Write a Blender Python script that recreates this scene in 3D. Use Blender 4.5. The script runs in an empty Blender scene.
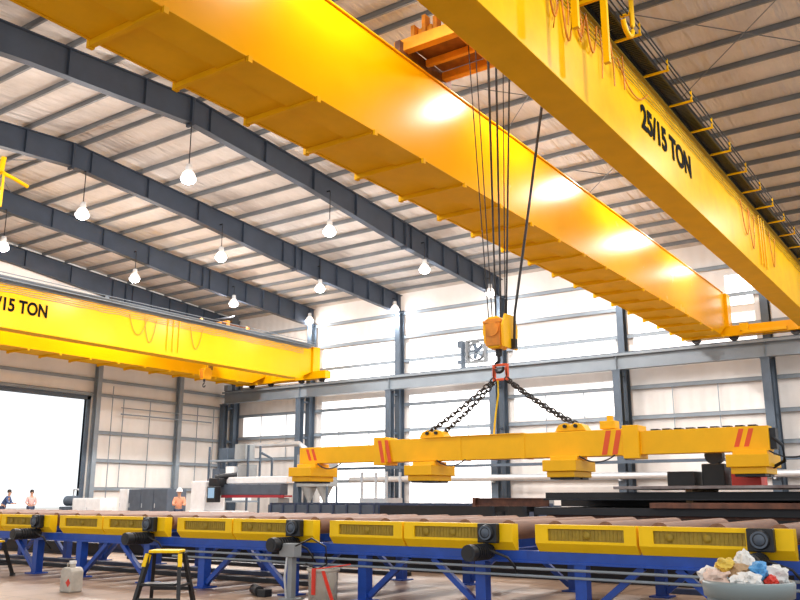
import bpy, math, random
from mathutils import Vector, Matrix
random.seed(7)
PI=math.pi
scene=bpy.context.scene
col=scene.collection

# ------------------------------------------------------------------ materials
def newmat(name):
    m=bpy.data.materials.new(name); m.use_nodes=True
    nt=m.node_tree; b=nt.nodes['Principled BSDF']
    return m,nt,b
def paint(name,rgb,rough=.45,metal=0.,var=.12,scale=3.,bump=0.,coat=0.,rough2=None,spec=.5,stain=None,stretch=None):
    m,nt,b=newmat(name); N=nt.nodes; L=nt.links
    tc=N.new('ShaderNodeTexCoord'); mp=N.new('ShaderNodeMapping'); L.new(tc.outputs['Object'],mp.inputs[0])
    if stretch: mp.inputs['Scale'].default_value=stretch
    n=N.new('ShaderNodeTexNoise'); n.inputs['Scale'].default_value=scale; n.inputs['Detail'].default_value=6; n.inputs['Roughness'].default_value=.6
    L.new(mp.outputs[0],n.inputs['Vector'])
    r=N.new('ShaderNodeValToRGB'); r.color_ramp.elements[0].position=.3; r.color_ramp.elements[1].position=.7
    d=stain if stain else tuple(c*(1-2*var) for c in rgb)
    r.color_ramp.elements[0].color=(*d,1); r.color_ramp.elements[1].color=(*[min(1,c*(1+var*.5)) for c in rgb],1)
    L.new(n.outputs['Fac'],r.inputs[0]); L.new(r.outputs[0],b.inputs['Base Color'])
    b.inputs['Roughness'].default_value=rough; b.inputs['Metallic'].default_value=metal
    b.inputs['Specular IOR Level'].default_value=spec
    if coat: b.inputs['Coat Weight'].default_value=coat; b.inputs['Coat Roughness'].default_value=.12
    if rough2 is not None:
        mr=N.new('ShaderNodeMapRange'); mr.inputs[3].default_value=rough; mr.inputs[4].default_value=rough2
        L.new(n.outputs['Fac'],mr.inputs[0]); L.new(mr.outputs[0],b.inputs['Roughness'])
    if bump:
        bp=N.new('ShaderNodeBump'); bp.inputs['Strength'].default_value=bump; bp.inputs['Distance'].default_value=.02
        L.new(n.outputs['Fac'],bp.inputs['Height']); L.new(bp.outputs[0],b.inputs['Normal'])
    return m
def glow(name,rgb,s):
    m,nt,b=newmat(name)
    b.inputs['Base Color'].default_value=(*rgb,1); b.inputs['Emission Color'].default_value=(*rgb,1); b.inputs['Emission Strength'].default_value=s
    b.inputs['Roughness'].default_value=.5
    return m
def ribbed(name,rgb,axis,pitch,rough=.5,bump=.5,var=.06,nscale=1.2,emit=0.):
    m=paint(name,rgb,rough,0,var,nscale); nt=m.node_tree; N=nt.nodes; L=nt.links; b=N['Principled BSDF']
    tc=N.new('ShaderNodeTexCoord'); w=N.new('ShaderNodeTexWave'); w.bands_direction=axis; w.wave_type='BANDS'
    w.inputs['Scale'].default_value=(2*PI/20)/pitch
    w.inputs['Distortion'].default_value=.4; w.inputs['Detail'].default_value=1
    L.new(tc.outputs['Object'],w.inputs['Vector'])
    n=N.new('ShaderNodeTexNoise'); n.inputs['Scale'].default_value=2.4; n.inputs['Detail'].default_value=4
    mx=N.new('ShaderNodeMath'); mx.operation='ADD'; L.new(w.outputs['Fac'],mx.inputs[0]); L.new(n.outputs['Fac'],mx.inputs[1])
    L.new(tc.outputs['Object'],n.inputs['Vector'])
    bp=N.new('ShaderNodeBump'); bp.inputs['Strength'].default_value=bump; bp.inputs['Distance'].default_value=.05
    L.new(mx.outputs[0],bp.inputs['Height']); L.new(bp.outputs[0],b.inputs['Normal'])
    if emit:
        L.new(N['Color Ramp'].outputs[0] if 'Color Ramp' in N else tc.outputs[0],b.inputs['Emission Color'])
        b.inputs['Emission Strength'].default_value=emit
    return m
M={}
M['crane']=paint('crane_yellow',(.88,.44,.001),.22,0,.03,.8,.02,rough2=.3,spec=.12)
M['craneB']=paint('crane_bright_yellow',(.90,.53,.002),.36,0,.05,1.2,.05,spec=.15,stain=(.82,.42,.002))
M['lift']=paint('lifter_yellow',(.97,.50,.0015),.42,0,.04,2.5,.03,spec=.3)
M['tframe']=paint('trolley_frame_orange',(.88,.36,.02),.5,0,.12,3)
M['deck']=paint('trolley_deck_brown',(.34,.12,.02),.6,0,.25,3)
M['craneU']=paint('crane_yellow_shaded',(.80,.44,.003),.65,0,.05,1.5,spec=.1)  # duller copy of the crane yellow, underside shade put into its colour
M['redd']=paint('dull_red_paint',(.35,.02,.035),.5,0,.1,4)
M['trolley']=paint('trolley_orange',(.78,.27,.012),.5,0,.2,3)
M['steel']=paint('blue_grey_steel',(.085,.115,.155),.5,0,.12,1.5,spec=.35)
M['rafter']=paint('rafter_grey',(.045,.06,.088),.55,0,.12,.8,spec=.3)
M['runway']=paint('runway_grey',(.21,.25,.29),.45,0,.08,.8)
M['purlin']=paint('purlin_grey',(.17,.18,.19),.5,0,.1,1)
M['girt']=paint('girt_grey',(.26,.31,.36),.5,0,.1,1)
M['dark']=paint('dark_metal',(.02,.022,.027),.45,.3,.2,5)
M['black']=paint('black_rubber',(.012,.012,.014),.55,0,.2,6)
M['rust']=paint('rusty_steel',(.20,.075,.04),.6,.2,.3,5,.1,stain=(.07,.035,.025))
M['plate']=paint('mill_plate',(.30,.27,.26),.4,.5,.2,2,stain=(.12,.08,.07))
M['roller']=paint('worn_roller',(.27,.135,.08),.6,0,.15,4,stain=(.17,.085,.055),stretch=(.6,4,4))
M['conv']=paint('guard_yellow',(.98,.62,.002),.45,0,.04,3,spec=.3)
M['mesh']=paint('guard_mesh_olive',(.38,.26,.02),.6,0,.15,14)
M['blue']=paint('frame_blue',(.008,.07,.42),.42,0,.15,4)
M['blued']=paint('frame_blue_dark',(.01,.06,.34),.5,0,.2,4)  # darker blue for rear legs, rear braces and cross beams
M['grey']=paint('grey_paint',(.30,.32,.33),.5,0,.08,3)
M['white']=paint('white_paint',(.88,.89,.90),.45,0,.06,3)
M['silver']=paint('silver_pipe',(.62,.64,.66),.35,.4,.08,2)
M['red']=paint('red_paint',(.72,.035,.015),.45,0,.1,4)
M['stripe']=paint('stripe_red',(.80,.09,.012),.5,0,.05,4)
M['link']=paint('link_orange_red',(.80,.10,.02),.45,0,.1,6)
M['chain']=paint('chain_steel',(.035,.028,.025),.45,.6,.25,12)
M['rope']=paint('wire_rope',(.035,.03,.028),.5,.5,.2,30)
M['fan']=paint('fan_grey',(.16,.17,.18),.5,.2,.1,4)
M['machine']=paint('machine_slate',(.085,.11,.15),.45,0,.12,3)
M['navy']=paint('navy_panel',(.04,.06,.12),.45,0,.15,3)
M['screen']=glow('monitor_glass',(.25,.42,.6),.5)
M['skin']=paint('skin',(.55,.30,.20),.55,0,.05,10)
M['orange_shirt']=paint('peach_shirt',(.80,.36,.22),.8,0,.1,10)
M['pink_shirt']=paint('pale_pink_shirt',(.72,.45,.42),.8,0,.1,10)
M['blue_shirt']=paint('dark_blue_shirt',(.05,.09,.22),.8,0,.1,10)
M['jeans']=paint('jeans',(.06,.09,.17),.85,0,.15,12)
M['boots']=paint('boots',(.05,.03,.02),.7,0,.1,12)
M['hat']=paint('hard_hat_white',(.85,.86,.88),.3,0,.02,5)
M['hair']=paint('hair_dark',(.03,.02,.015),.7,0,.1,20)
M['jug']=paint('jug_plastic',(.52,.47,.40),.5,0,.12,7)
M['bin']=paint('bin_grey',(.20,.25,.265),.5,0,.04,2)
M['binlip']=paint('bin_lip',(.22,.275,.29),.4,0,.04,2)
M['paper']=paint('paper_white',(.80,.78,.75),.7,0,.08,14)
M['pinkp']=paint('pink_wrapper',(.80,.60,.50),.6,0,.15,14)
M['yelw']=paint('yellow_wrapper',(.80,.55,.08),.5,0,.15,14)
M['bluew']=paint('blue_wrapper',(.10,.38,.75),.5,0,.15,14)
M['card']=paint('cardboard',(.50,.32,.17),.8,0,.12,9)
M['lampw']=paint('lamp_white',(.7,.7,.7),.4,0,.03,5)
M['ink']=paint('lettering_black',(.004,.004,.004),.8,0,.02,3,spec=.1)
def clear(name,rgb,rough,tr):
    m,nt,b=newmat(name); b.inputs['Base Color'].default_value=(*rgb,1); b.inputs['Transmission Weight'].default_value=tr
    b.inputs['Roughness'].default_value=rough; b.inputs['IOR'].default_value=1.3
    return m
M['glass']=clear('clear_plastic',(.86,.84,.78),.2,.75)
M['roof']=ribbed('roof_liner',(.63,.575,.53),'X',.75,.6,.35,.10,.6)
def wrinkle(m):
    nt=m.node_tree; N=nt.nodes; L=nt.links; b=N['Principled BSDF']
    tc=N.new('ShaderNodeTexCoord'); mp=N.new('ShaderNodeMapping'); mp.inputs['Scale'].default_value=(.5,3.2,.5); L.new(tc.outputs['Object'],mp.inputs[0])
    n=N.new('ShaderNodeTexNoise'); n.inputs['Scale'].default_value=1.0; n.inputs['Detail'].default_value=4; L.new(mp.outputs[0],n.inputs['Vector'])
    bp=N.new('ShaderNodeBump'); bp.inputs['Strength'].default_value=1.0; bp.inputs['Distance'].default_value=.22
    L.new(n.outputs['Fac'],bp.inputs['Height']); L.new(bp.outputs[0],b.inputs['Normal'])
wrinkle(M['roof'])
M['wallr']=ribbed('wall_liner',(.80,.765,.735),'Y',.6,.55,.30,.07,.35)
M['walll']=ribbed('wall_liner_end',(.86,.835,.80),'X',.6,.55,.30,.06,.35)
M['shade']=glow('lamp_shade_acrylic',(1,.9,.84),1.6)
M['lens']=glow('lamp_lens',(1,.96,.95),22)
# translucent daylight sheet: its emission stands in for daylight coming through
def daylight(name,rgb,s):
    m,nt,b=newmat(name); N=nt.nodes; L=nt.links
    tc=N.new('ShaderNodeTexCoord'); n=N.new('ShaderNodeTexNoise'); n.inputs['Scale'].default_value=.35; n.inputs['Detail'].default_value=3
    L.new(tc.outputs['Object'],n.inputs['Vector'])
    mr=N.new('ShaderNodeMapRange'); mr.inputs[1].default_value=.3; mr.inputs[2].default_value=.7; mr.inputs[3].default_value=s*.55; mr.inputs[4].default_value=s*1.35
    L.new(n.outputs['Fac'],mr.inputs[0]); L.new(mr.outputs[0],b.inputs['Emission Strength'])
    b.inputs['Base Color'].default_value=(.8,.8,.8,1); b.inputs['Emission Color'].default_value=(*rgb,1); b.inputs['Roughness'].default_value=.5
    return m
M['day']=daylight('daylight_sheet',(1,.985,.97),4.5)
M['day2']=daylight('daylight_sheet_dim',(1,.97,.93),2.2)
# floor
def floor_mat():
    m,nt,b=newmat('concrete_floor'); N=nt.nodes; L=nt.links
    tc=N.new('ShaderNodeTexCoord')
    n=N.new('ShaderNodeTexNoise'); n.inputs['Scale'].default_value=.5; n.inputs['Detail'].default_value=8; n.inputs['Roughness'].default_value=.65
    L.new(tc.outputs['Object'],n.inputs['Vector'])
    r=N.new('ShaderNodeValToRGB'); r.color_ramp.elements[0].position=.32; r.color_ramp.elements[1].position=.68
    r.color_ramp.elements[0].color=(.20,.12,.075,1); r.color_ramp.elements[1].color=(.47,.33,.235,1)
    L.new(n.outputs['Fac'],r.inputs[0])
    br=N.new('ShaderNodeTexBrick'); br.inputs['Scale'].default_value=.33; br.inputs['Mortar Size'].default_value=.004; br.offset=0
    br.inputs['Color1'].default_value=(1,1,1,1); br.inputs['Color2'].default_value=(.94,.94,.94,1); br.inputs['Mortar'].default_value=(.35,.3,.27,1)
    L.new(tc.outputs['Object'],br.inputs['Vector'])
    mx=N.new('ShaderNodeMix'); mx.data_type='RGBA'; mx.blend_type='MULTIPLY'; mx.inputs[0].default_value=1
    L.new(r.outputs[0],mx.inputs[6]); L.new(br.outputs[0],mx.inputs[7]); L.new(mx.outputs[2],b.inputs['Base Color'])
    mr=N.new('ShaderNodeMapRange'); mr.inputs[3].default_value=.22; mr.inputs[4].default_value=.5
    L.new(n.outputs['Fac'],mr.inputs[0]); L.new(mr.outputs[0],b.inputs['Roughness'])
    return m
M['floor']=floor_mat()
M['yard']=paint('yard_concrete',(.62,.58,.53),.8,0,.06,.2)

# ------------------------------------------------------------------ mesh builder
class MB:
    def __init__(s): s.v=[]; s.f=[]; s.m=[]; s.sm=[]; s.k=0; s.smooth=False
    def add(s,vs,fs):
        o=len(s.v); s.v+=[Vector(v) for v in vs]
        for f in fs: s.f.append(tuple(i+o for i in f)); s.m.append(s.k); s.sm.append(s.smooth)
    def box(s,x0,x1,y0,y1,z0,z1):
        vs=[(x,y,z) for z in(z0,z1) for y in(y0,y1) for x in(x0,x1)]
        s.add(vs,[(0,2,3,1),(4,5,7,6),(0,1,5,4),(2,6,7,3),(0,4,6,2),(1,3,7,5)]); return s
    def frame(s,p,q,up=(0,0,1)):
        p=Vector(p);q=Vector(q); d=(q-p).normalized(); u=Vector(up)
        if abs(d.dot(u))>.98: u=Vector((1,0,0))
        a=d.cross(u).normalized(); b=a.cross(d).normalized(); return p,q,d,a,b
    def bar(s,p,q,w,h,up=(0,0,1)):
        p,q,d,a,b=s.frame(p,q,up)
        vs=[c+a*i*w/2+b*j*h/2 for c in(p,q) for i,j in((-1,-1),(1,-1),(1,1),(-1,1))]
        s.add(vs,[(0,3,2,1),(4,5,6,7),(0,1,5,4),(1,2,6,5),(2,3,7,6),(3,0,4,7)]); return s
    def ibeam(s,p,q,depth,fl,tw=.02,tf=.03,up=(0,0,1)):
        p,q,d,a,b=s.frame(p,q,up)
        for z in(-1,1):
            o=b*z*(depth/2-tf/2); s.bar(p+o,q+o,fl,tf,up)
        s.bar(p,q,tw,depth-2*tf,up); return s
    def cyl(s,p,q,r,n=16,r2=None,caps=True):
        p,q,d,a,b=s.frame(p,q); r2=r if r2 is None else r2
        vs=[c+(a*math.cos(2*PI*i/n)+b*math.sin(2*PI*i/n))*rr for c,rr in((p,r),(q,r2)) for i in range(n)]
        sm=s.smooth; s.smooth=True
        s.add(vs,[(i,i+n,(i+1)%n+n,(i+1)%n) for i in range(n)]); s.smooth=False
        if caps: s.add(vs,[tuple(range(n)),tuple(range(2*n-1,n-1,-1))])
        s.smooth=sm; return s
    def tube(s,pts,r,n=6):
        pts=[Vector(p) for p in pts]; rings=[]
        up=Vector((0,0,1))
        for i,p in enumerate(pts):
            d=(pts[min(i+1,len(pts)-1)]-pts[max(i-1,0)]).normalized()
            u=up if abs(d.dot(up))<.97 else Vector((1,0,0))
            a=d.cross(u).normalized(); b=a.cross(d).normalized()
            rings.append([p+(a*math.cos(2*PI*k/n)+b*math.sin(2*PI*k/n))*r for k in range(n)])
        vs=[v for rg in rings for v in rg]; sm=s.smooth; s.smooth=True
        s.add(vs,[(i*n+k,(i+1)*n+k,(i+1)*n+(k+1)%n,i*n+(k+1)%n) for i in range(len(pts)-1) for k in range(n)])
        s.smooth=False; s.add(vs,[tuple(range(n)),tuple(range(len(vs)-1,len(vs)-n-1,-1))]); s.smooth=sm; return s
    def prism(s,poly,axis,a0,a1):
        # poly: list of 2d; axis 'y': (x,z) extruded in y; 'x': (y,z); 'z': (x,y)
        def P(u,w,t): return {'y':(u,t,w),'x':(t,u,w),'z':(u,w,t)}[axis]
        n=len(poly); vs=[P(u,w,a0) for u,w in poly]+[P(u,w,a1) for u,w in poly]
        s.add(vs,[tuple(range(n)),tuple(range(2*n-1,n-1,-1))]+[(i,i+n,(i+1)%n+n,(i+1)%n) for i in range(n)]); return s
    def lathe(s,prof,c,n=24,axis='z'):
        c=Vector(c); vs=[]
        for r,z in prof:
            for i in range(n):
                t=2*PI*i/n; q=(r*math.cos(t),r*math.sin(t),z)
                if axis=='x': q=(q[2],q[0],q[1])
                if axis=='y': q=(q[0],q[2],q[1])
                vs.append(c+Vector(q))
        sm=s.smooth; s.smooth=True
        s.add(vs,[(j*n+i,j*n+(i+1)%n,(j+1)*n+(i+1)%n,(j+1)*n+i) for j in range(len(prof)-1) for i in range(n)]); s.smooth=sm; return s
    def link(s,c,d,side,L,W,r):
        # oval chain link
        c=Vector(c); d=Vector(d).normalized(); side=Vector(side); side=(side-d*side.dot(d)).normalized(); nn=d.cross(side)
        pts=[]; K=12; h=L/2-W/2
        for i in range(K):
            t=2*PI*i/K; x=math.cos(t)*W/2; y=math.sin(t)*W/2
            pts.append(c+side*x+d*(y+(h if y>1e-6 else -h if y<-1e-6 else 0)))
        vs=[]; m=5
        for i in range(K):
            t=(pts[(i+1)%K]-pts[i-1]).normalized(); o=t.cross(nn).normalized()
            for k in range(m):
                a=2*PI*k/m; vs.append(pts[i]+(o*math.cos(a)+nn*math.sin(a))*r)
        s.smooth=True; s.add(vs,[(i*m+k,((i+1)%K)*m+k,((i+1)%K)*m+(k+1)%m,i*m+(k+1)%m) for i in range(K) for k in range(m)]); s.smooth=False
    def build(s,name,mats,parent=None,bevel=0,origin=None):
        if not isinstance(mats,(list,tuple)): mats=[mats]
        off=Vector((0,0,0))
        p=parent
        while p is not None: off+=p.location; p=p.parent
        org=Vector((0,0,0))
        if parent is None:
            if origin is None:
                xs=[v.x for v in s.v]; ys=[v.y for v in s.v]; zs=[v.z for v in s.v]
                org=Vector(((min(xs)+max(xs))/2,(min(ys)+max(ys))/2,min(zs)))
            else: org=Vector(origin)
        me=bpy.data.meshes.new(name); me.from_pydata([tuple(v-off-org) for v in s.v],[],s.f)
        for m in mats: me.materials.append(m)
        me.polygons.foreach_set('material_index',s.m); me.polygons.foreach_set('use_smooth',s.sm)
        import bmesh
        bm=bmesh.new(); bm.from_mesh(me); bmesh.ops.recalc_face_normals(bm,faces=bm.faces); bm.to_mesh(me); bm.free()
        o=bpy.data.objects.new(name,me); col.objects.link(o); o.location=org
        if parent: o.parent=parent
        if bevel:
            b=o.modifiers.new('b','BEVEL'); b.width=bevel; b.segments=2; b.limit_method='ANGLE'
        return o
def tag(o,label=None,cat=None,group=None,kind=None):
    if label: o['label']=label
    if cat: o['category']=cat
    if group: o['group']=group
    if kind: o['kind']=kind
    return o
def struct(o,label=None,group=None): return tag(o,label,None,group,'structure')
def empty(name,loc,label,cat,group=None):
    o=bpy.data.objects.new(name,None); o.empty_display_size=.2; col.objects.link(o); o.location=loc
    return tag(o,label,cat,group)
def copy_tree(o,parent=None):
    c=o.copy(); col.objects.link(c); c.parent=parent
    for ch in list(o.children): copy_tree(ch,c)
    return c
def text(name,body,size,mat,parent,loc,rot,bold=.0,ext=.004,sx=1.):
    cu=bpy.data.curves.new(name,'FONT'); cu.body=body; cu.size=size; cu.extrude=ext; cu.offset=bold; cu.align_x='LEFT'
    cu.materials.append(mat)
    t=bpy.data.objects.new(name+'_curve',cu); col.objects.link(t); bpy.context.view_layer.update()
    me=bpy.data.meshes.new_from_object(t.evaluated_get(bpy.context.evaluated_depsgraph_get())); bpy.data.objects.remove(t)
    o=bpy.data.objects.new(name,me); col.objects.link(o)
    off=Vector((0,0,0)); p=parent
    while p is not None: off+=p.location; p=p.parent
    o.location=Vector(loc)-off; o.rotation_euler=rot; o.scale=(sx,1,1); o.parent=parent
    return o
def sag(p,q,d,n=10):
    p=Vector(p);q=Vector(q); return [p.lerp(q,i/n)-Vector((0,0,d*4*(i/n)*(1-i/n))) for i in range(n+1)]

# ------------------------------------------------------------------ the hall
XR=19.5
def roofz(x): return 16.0-.075*abs(x-XR)
FR=[1.0,8.35,15.7,23.05,30.4,37.8]
WX=44.3; EY=45.4
m=MB().box(-6,WX+.3,-9,EY+.3,-.25,0); struct(m.build('floor',M['floor']))
m=MB().box(-60,110,-70,140,-.6,-.26); struct(m.build('ground',M['yard']))
# roof liner
m=MB()
for xa,xb in((-5.6,XR),(XR,WX+.2)):
    za,zb=roofz(xa)+.27,roofz(xb)+.27
    m.add([(xa,-9,za),(xb,-9,zb),(xb,EY+.2,zb),(xa,EY+.2,za),(xa,-9,za+.12),(xb,-9,zb+.12),(xb,EY+.2,zb+.12),(xa,EY+.2,za+.12)],[(0,1,2,3),(7,6,5,4),(0,4,5,1),(2,6,7,3),(0,3,7,4),(1,5,6,2)])
struct(m.build('ceiling',M['roof']))
# purlins
x=XR-.5; k=0
xs=[XR+.45+1.55*i for i in range(16)]+[XR-.45-1.55*i for i in range(16)]
for px in xs:
    z=roofz(px); m=MB()
    m.box(px-.012,px+.012,-8.5,EY-.1,z+.09,z+.25); m.box(px-.035,px+.045,-8.5,EY-.1,z+.075,z+.09); m.box(px-.05,px+.04,-8.5,EY-.1,z+.245,z+.262)
    struct(m.build('roof_purlin_beam',M['purlin']),'grey steel purlin running under the roof liner','roof purlins')
# roof bracing rods
for (xa,ya,xb,yb) in ((22,8.6,29,15.5),(29,8.6,22,15.5),(29.5,8.6,36.5,15.5),(36.5,8.6,29.5,15.5),(22,1.2,29,8.1),(29,1.2,22,8.1),(15,30.7,21,37.5),(21,30.7,15,37.5)):
    m=MB().tube([(xa,ya,roofz(xa)-.12),(xb,yb,roofz(xb)-.12)],.018); struct(m.build('brace_rod_beam',M['purlin']),'thin diagonal bracing rod below the roof','roof bracing rods')
# rafters
def rafter(y,last=False):
    top=[(-5.0,roofz(-5.0)),(XR,roofz(XR)),(43.95,roofz(43.95))]
    bot=[(43.95,13.02),(42.7,13.02),(40.6,13.15),(34,13.62),(26,14.5),(XR,14.95),(13,14.5),(5,13.62),(-5.0,13.1)]
    m=MB(); m.prism([(a,b-.02) for a,b in top]+[(a,b+.02) for a,b in bot],'y',y-.012,y+.012)
    for L in(top,bot):
        for (a,b),(c,d) in zip(L[:-1],L[1:]): m.bar((a,y,b-.01 if L is top else b+.01),(c,y,d-.01 if L is top else d+.01),.32,.026)
    def zb(x):
        for (a,b),(c,d) in zip(bot[:-1],bot[1:]):
            if c<=x<=a: return b+(d-b)*(x-a)/(c-a)
    sx=-4
    while sx<43.9:
        m.box(sx-.008,sx+.008,y-.14,y+.14,zb(sx)+.03,roofz(sx)-.03); sx+=1.55 if sx>32 else 3.05
    for sx in(XR-.03,XR+.03,33.6,33.66,7,7.06): m.box(sx-.02,sx+.02,y-.17,y+.17,zb(sx)-.1,roofz(sx)-.03)
    return m
names=['nearest the camera','second','third','fourth','fifth','sixth']
for i,y in enumerate(FR+[EY-.35]):
    struct(rafter(y).build('roof_rafter_beam',M['rafter']),'long dark grey tapered steel rafter under the pale roof','roof rafters')
# building columns and crane columns
for i,y in enumerate(FR+[EY-.4]):
    m=MB().ibeam((43.82,y,0),(43.82,y,13.2),.55,.36,.02,.03,up=(1,0,0))
    m.box(43.4,44.1,y-.2,y+.2,0.001,.03); m.box(43.5,44.1,y-.17,y+.17,13.0,13.05)
    struct(m.build('building_column',M['steel']),'tall blue grey steel wall column under a rafter end','wall columns')
    m=MB().ibeam((42.75,y,0),(42.75,y,7.88),.42,.40,.02,.03,up=(1,0,0))
    m.box(42.4,43.1,y-.25,y+.25,0.001,.03); m.box(42.5,43.0,y-.22,y+.22,7.84,7.9)
    for z in(2.5,5.2,7.6): m.box(42.95,43.55,y-.06,y+.06,z,z+.12)
    struct(m.build('crane_column',M['steel']),'blue grey steel column carrying the crane runway beam','crane columns')
# runway beam
m=MB(); m.box(42.74,42.76,-8,45.0,7.95,8.72); m.box(42.55,42.95,-8,45.0,7.92,7.95); m.box(42.5,43.0,-8,45.0,8.72,8.75); m.box(42.48,42.5,-8,45.0,8.62,8.75)
for y in FR:
    for d in(-.02,.02): m.box(42.6,42.9,y+d-.01,y+d+.01,7.95,8.72)
rb=m.build('crane_runway_beam',M['runway'])
struct(rb,'long grey steel runway beam carrying both yellow cranes')
m=MB().box(42.71,42.79,-8,45,8.75,8.84); m.build('crane_rail',M['steel'],rb)
m=MB().box(42.55,42.95,44.5,44.9,8.84,9.25); m.build('end_stop',M['runway'],rb,bevel=.02)

# side wall with daylight panels ; holes (y0,y1,z0,z1)
def wall_pieces(a0,a1,z0,z1,holes):
    A=sorted({a0,a1,*[h[0] for h in holes],*[h[1] for h in holes]}); Z=sorted({z0,z1,*[h[2] for h in holes],*[h[3] for h in holes]})
    out=[]
    for i in range(len(A)-1):
        for j in range(len(Z)-1):
            ca,cz=(A[i]+A[i+1])/2,(Z[j]+Z[j+1])/2
            if not any(h[0]<ca<h[1] and h[2]<cz<h[3] for h in holes): out.append((A[i],A[i+1],Z[j],Z[j+1]))
    return out
win=[(31.2,37.2,.9,7.75,'day'),(24.2,30.0,.9,7.75,'day'),(31.0,37.2,9.0,11.35,'day'),(23.6,30.0,8.9,11.3,'day'),
     (16.2,22.6,8.9,10.6,'day2'),(8.9,15.3,8.9,10.6,'day2'),(8.9,10.3,10.9,12.6,'day'),(16.4,22.6,5.7,7.6,'day2'),(38.6,44.6,5.6,7.2,'day2'),(38.6,44.8,9.2,11.0,'day2')]
m=MB()
for a,b,c,d in wall_pieces(-9,EY+.2,0,14.43,[w[:4] for w in win]): m.box(WX,WX+.15,a,b,c,d)
struct(m.build('wall_right',M['wallr']))
for i,w in enumerate(win):
    wo=MB().box(WX+.03,WX+.09,*w[:4]).build('window_%d'%(i+1),M[w[4]]); struct(wo,'glowing translucent daylight panel in the side wall')
    fm=MB(); y0,y1,z0,z1=w[:4]; t=.05
    fm.box(WX-.02,WX+.03,y0,y1,z0,z0+t); fm.box(WX-.02,WX+.03,y0,y1,z1-t,z1); fm.box(WX-.02,WX+.03,y0,y0+t,z0+t,z1-t); fm.box(WX-.02,WX+.03,y1-t,y1,z0+t,z1-t)
    fm.build('window_frame',M['white'],wo)
# end wall with big open door
DX0,DX1,DZ=19.0,31.65,7.25
holes=[(DX0,DX1,0,DZ)]
m=MB()
for a,b,c,d in wall_pieces(-5.6,WX,0,14.2,holes): m.box(a,b,EY,EY+.15,c,d)
m.prism([(-5.6,14.2),(WX,14.2),(WX,14.43),(XR,16.29),(-5.6,14.41)],'y',EY,EY+.15)
struct(m.build('wall_left',M['walll']))
m=MB().box(DX0-.25,DX0,EY-.12,EY+.2,0,DZ+.2).box(DX1,DX1+.25,EY-.12,EY+.2,0,DZ+.2).box(DX0-.25,DX1+.25,EY-.12,EY+.2,DZ,DZ+.25)
d1=m.build('door_1',M['steel']); struct(d1,'steel frame of the wide open hall door flooded with daylight')
# end wall posts and girts
for px in(32.2,38.7): 
    m=MB().ibeam((px,EY-.3,0),(px,EY-.3,roofz(px)-1.2),.4,.3,.02,.03,up=(0,1,0)); struct(m.build('end_wall_column',M['girt']),'grey steel post on the end wall','end wall posts')
for z in(1.9,3.6,5.3,7.6,8.5,10.1,11.7):
    for a,b in((32.35,38.55),(38.85,43.5))+(((18.0,32.05),) if z>7.3 else ()):
        m=MB().box(a,b,EY-.22,EY-.2,z-.1,z+.1); m.box(a,b,EY-.22,EY-.02,z+.08,z+.1); struct(m.build('wall_girt_beam',M['girt']),'horizontal grey girt across the end wall','end wall girts')
ys=[-6.2]+FR+[EY-.4]
for z in(2.4,4.0,5.5,7.1,9.9,11.45,13.0):
    for i in range(1,len(ys)-1):
        a,b=ys[i]+.19,ys[i+1]-.19
        m=MB().box(WX-.24,WX-.22,a,b,z-.1,z+.1); m.box(WX-.24,WX-.03,a,b,z+.08,z+.1); struct(m.build('wall_girt_beam',M['girt']),'horizontal grey girt across the side wall','side wall girts')
# sag rods between girts
for y in(11.0,13.3,18.2,20.5,25.6,28,33,35.5,40.2,42.6):
    m=MB().box(WX-.21,WX-.17,y-.02,y+.02,4.0,7.1); struct(m.build('wall_tie_beam',M['girt']),'thin vertical tie between side wall girts','girt ties')
for px in(34.3,36.4,40.5,42):
    m=MB().box(px-.02,px+.02,EY-.19,EY-.15,1.9,7.6); struct(m.build('wall_tie_beam',M['girt']),'thin vertical tie between end wall girts','end wall ties')
m=MB()
m.tube([(33.2,EY-.5,8.2),(33.2,EY-.5,1.2)],.03).tube([(33.9,EY-.5,6.5),(41.5,EY-.5,6.5)],.05).tube([(33.9,EY-.5,6.9),(42.2,EY-.5,6.9)],.035)
tag(m.build('conduit_pipe',M['girt']),'grey conduit pipes running along the end wall right of the open door','pipe')

# ------------------------------------------------------------------ lamps
def make_lamp(loc,zt,label):
    x,y,z=loc
    r=empty('high_bay_lamp',loc,label,'lamp','high bay lamps hung from the rafters')
    m=MB().tube([(x,y,z+.5),(x,y,zt)],.02); m.bar((x,y,zt),(x,y+.2,zt),.05,.05); m.build('stem',M['dark'],r)
    m=MB(); m.smooth=True; m.lathe([(0,z+.52),(.11,z+.5),(.13,z+.34),(.12,z+.22),(.05,z+.2)],(x,y,0),20); m.build('housing',M['lampw'],r)
    m=MB(); m.lathe([(.08,z+.26),(.17,z+.22),(.24,z+.12),(.275,z+.0),(.28,z-.02)],(x,y,0),28); m.build('shade',M['shade'],r)
    m=MB(); m.lathe([(.28,z-.02),(.275,z-.10),(.22,z-.18),(.12,z-.23),(.0,z-.24)],(x,y,0),28); m.build('lens',M['lens'],r)
    return r
def lamp_light(r,power,size=.15,drop=.45,up=0.):
    L=bpy.data.lights.new('lamp_light','SPOT'); L.spot_size=math.radians(168); L.spot_blend=.25; L.energy=power; L.shadow_soft_size=size; L.color=(1,.975,.95)
    o=bpy.data.objects.new('lamp_bulb',L); col.objects.link(o); o.parent=r; o.location=(0,0,-drop)
    if up:
        L2=bpy.data.lights.new('lamp_glow','POINT'); L2.energy=power*up; L2.shadow_soft_size=size; L2.color=(1,.97,.945)
        o=bpy.data.objects.new('lamp_uplight',L2); col.objects.link(o); o.parent=r; o.location=(0,0,-drop+.1)
LP=1700
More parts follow.
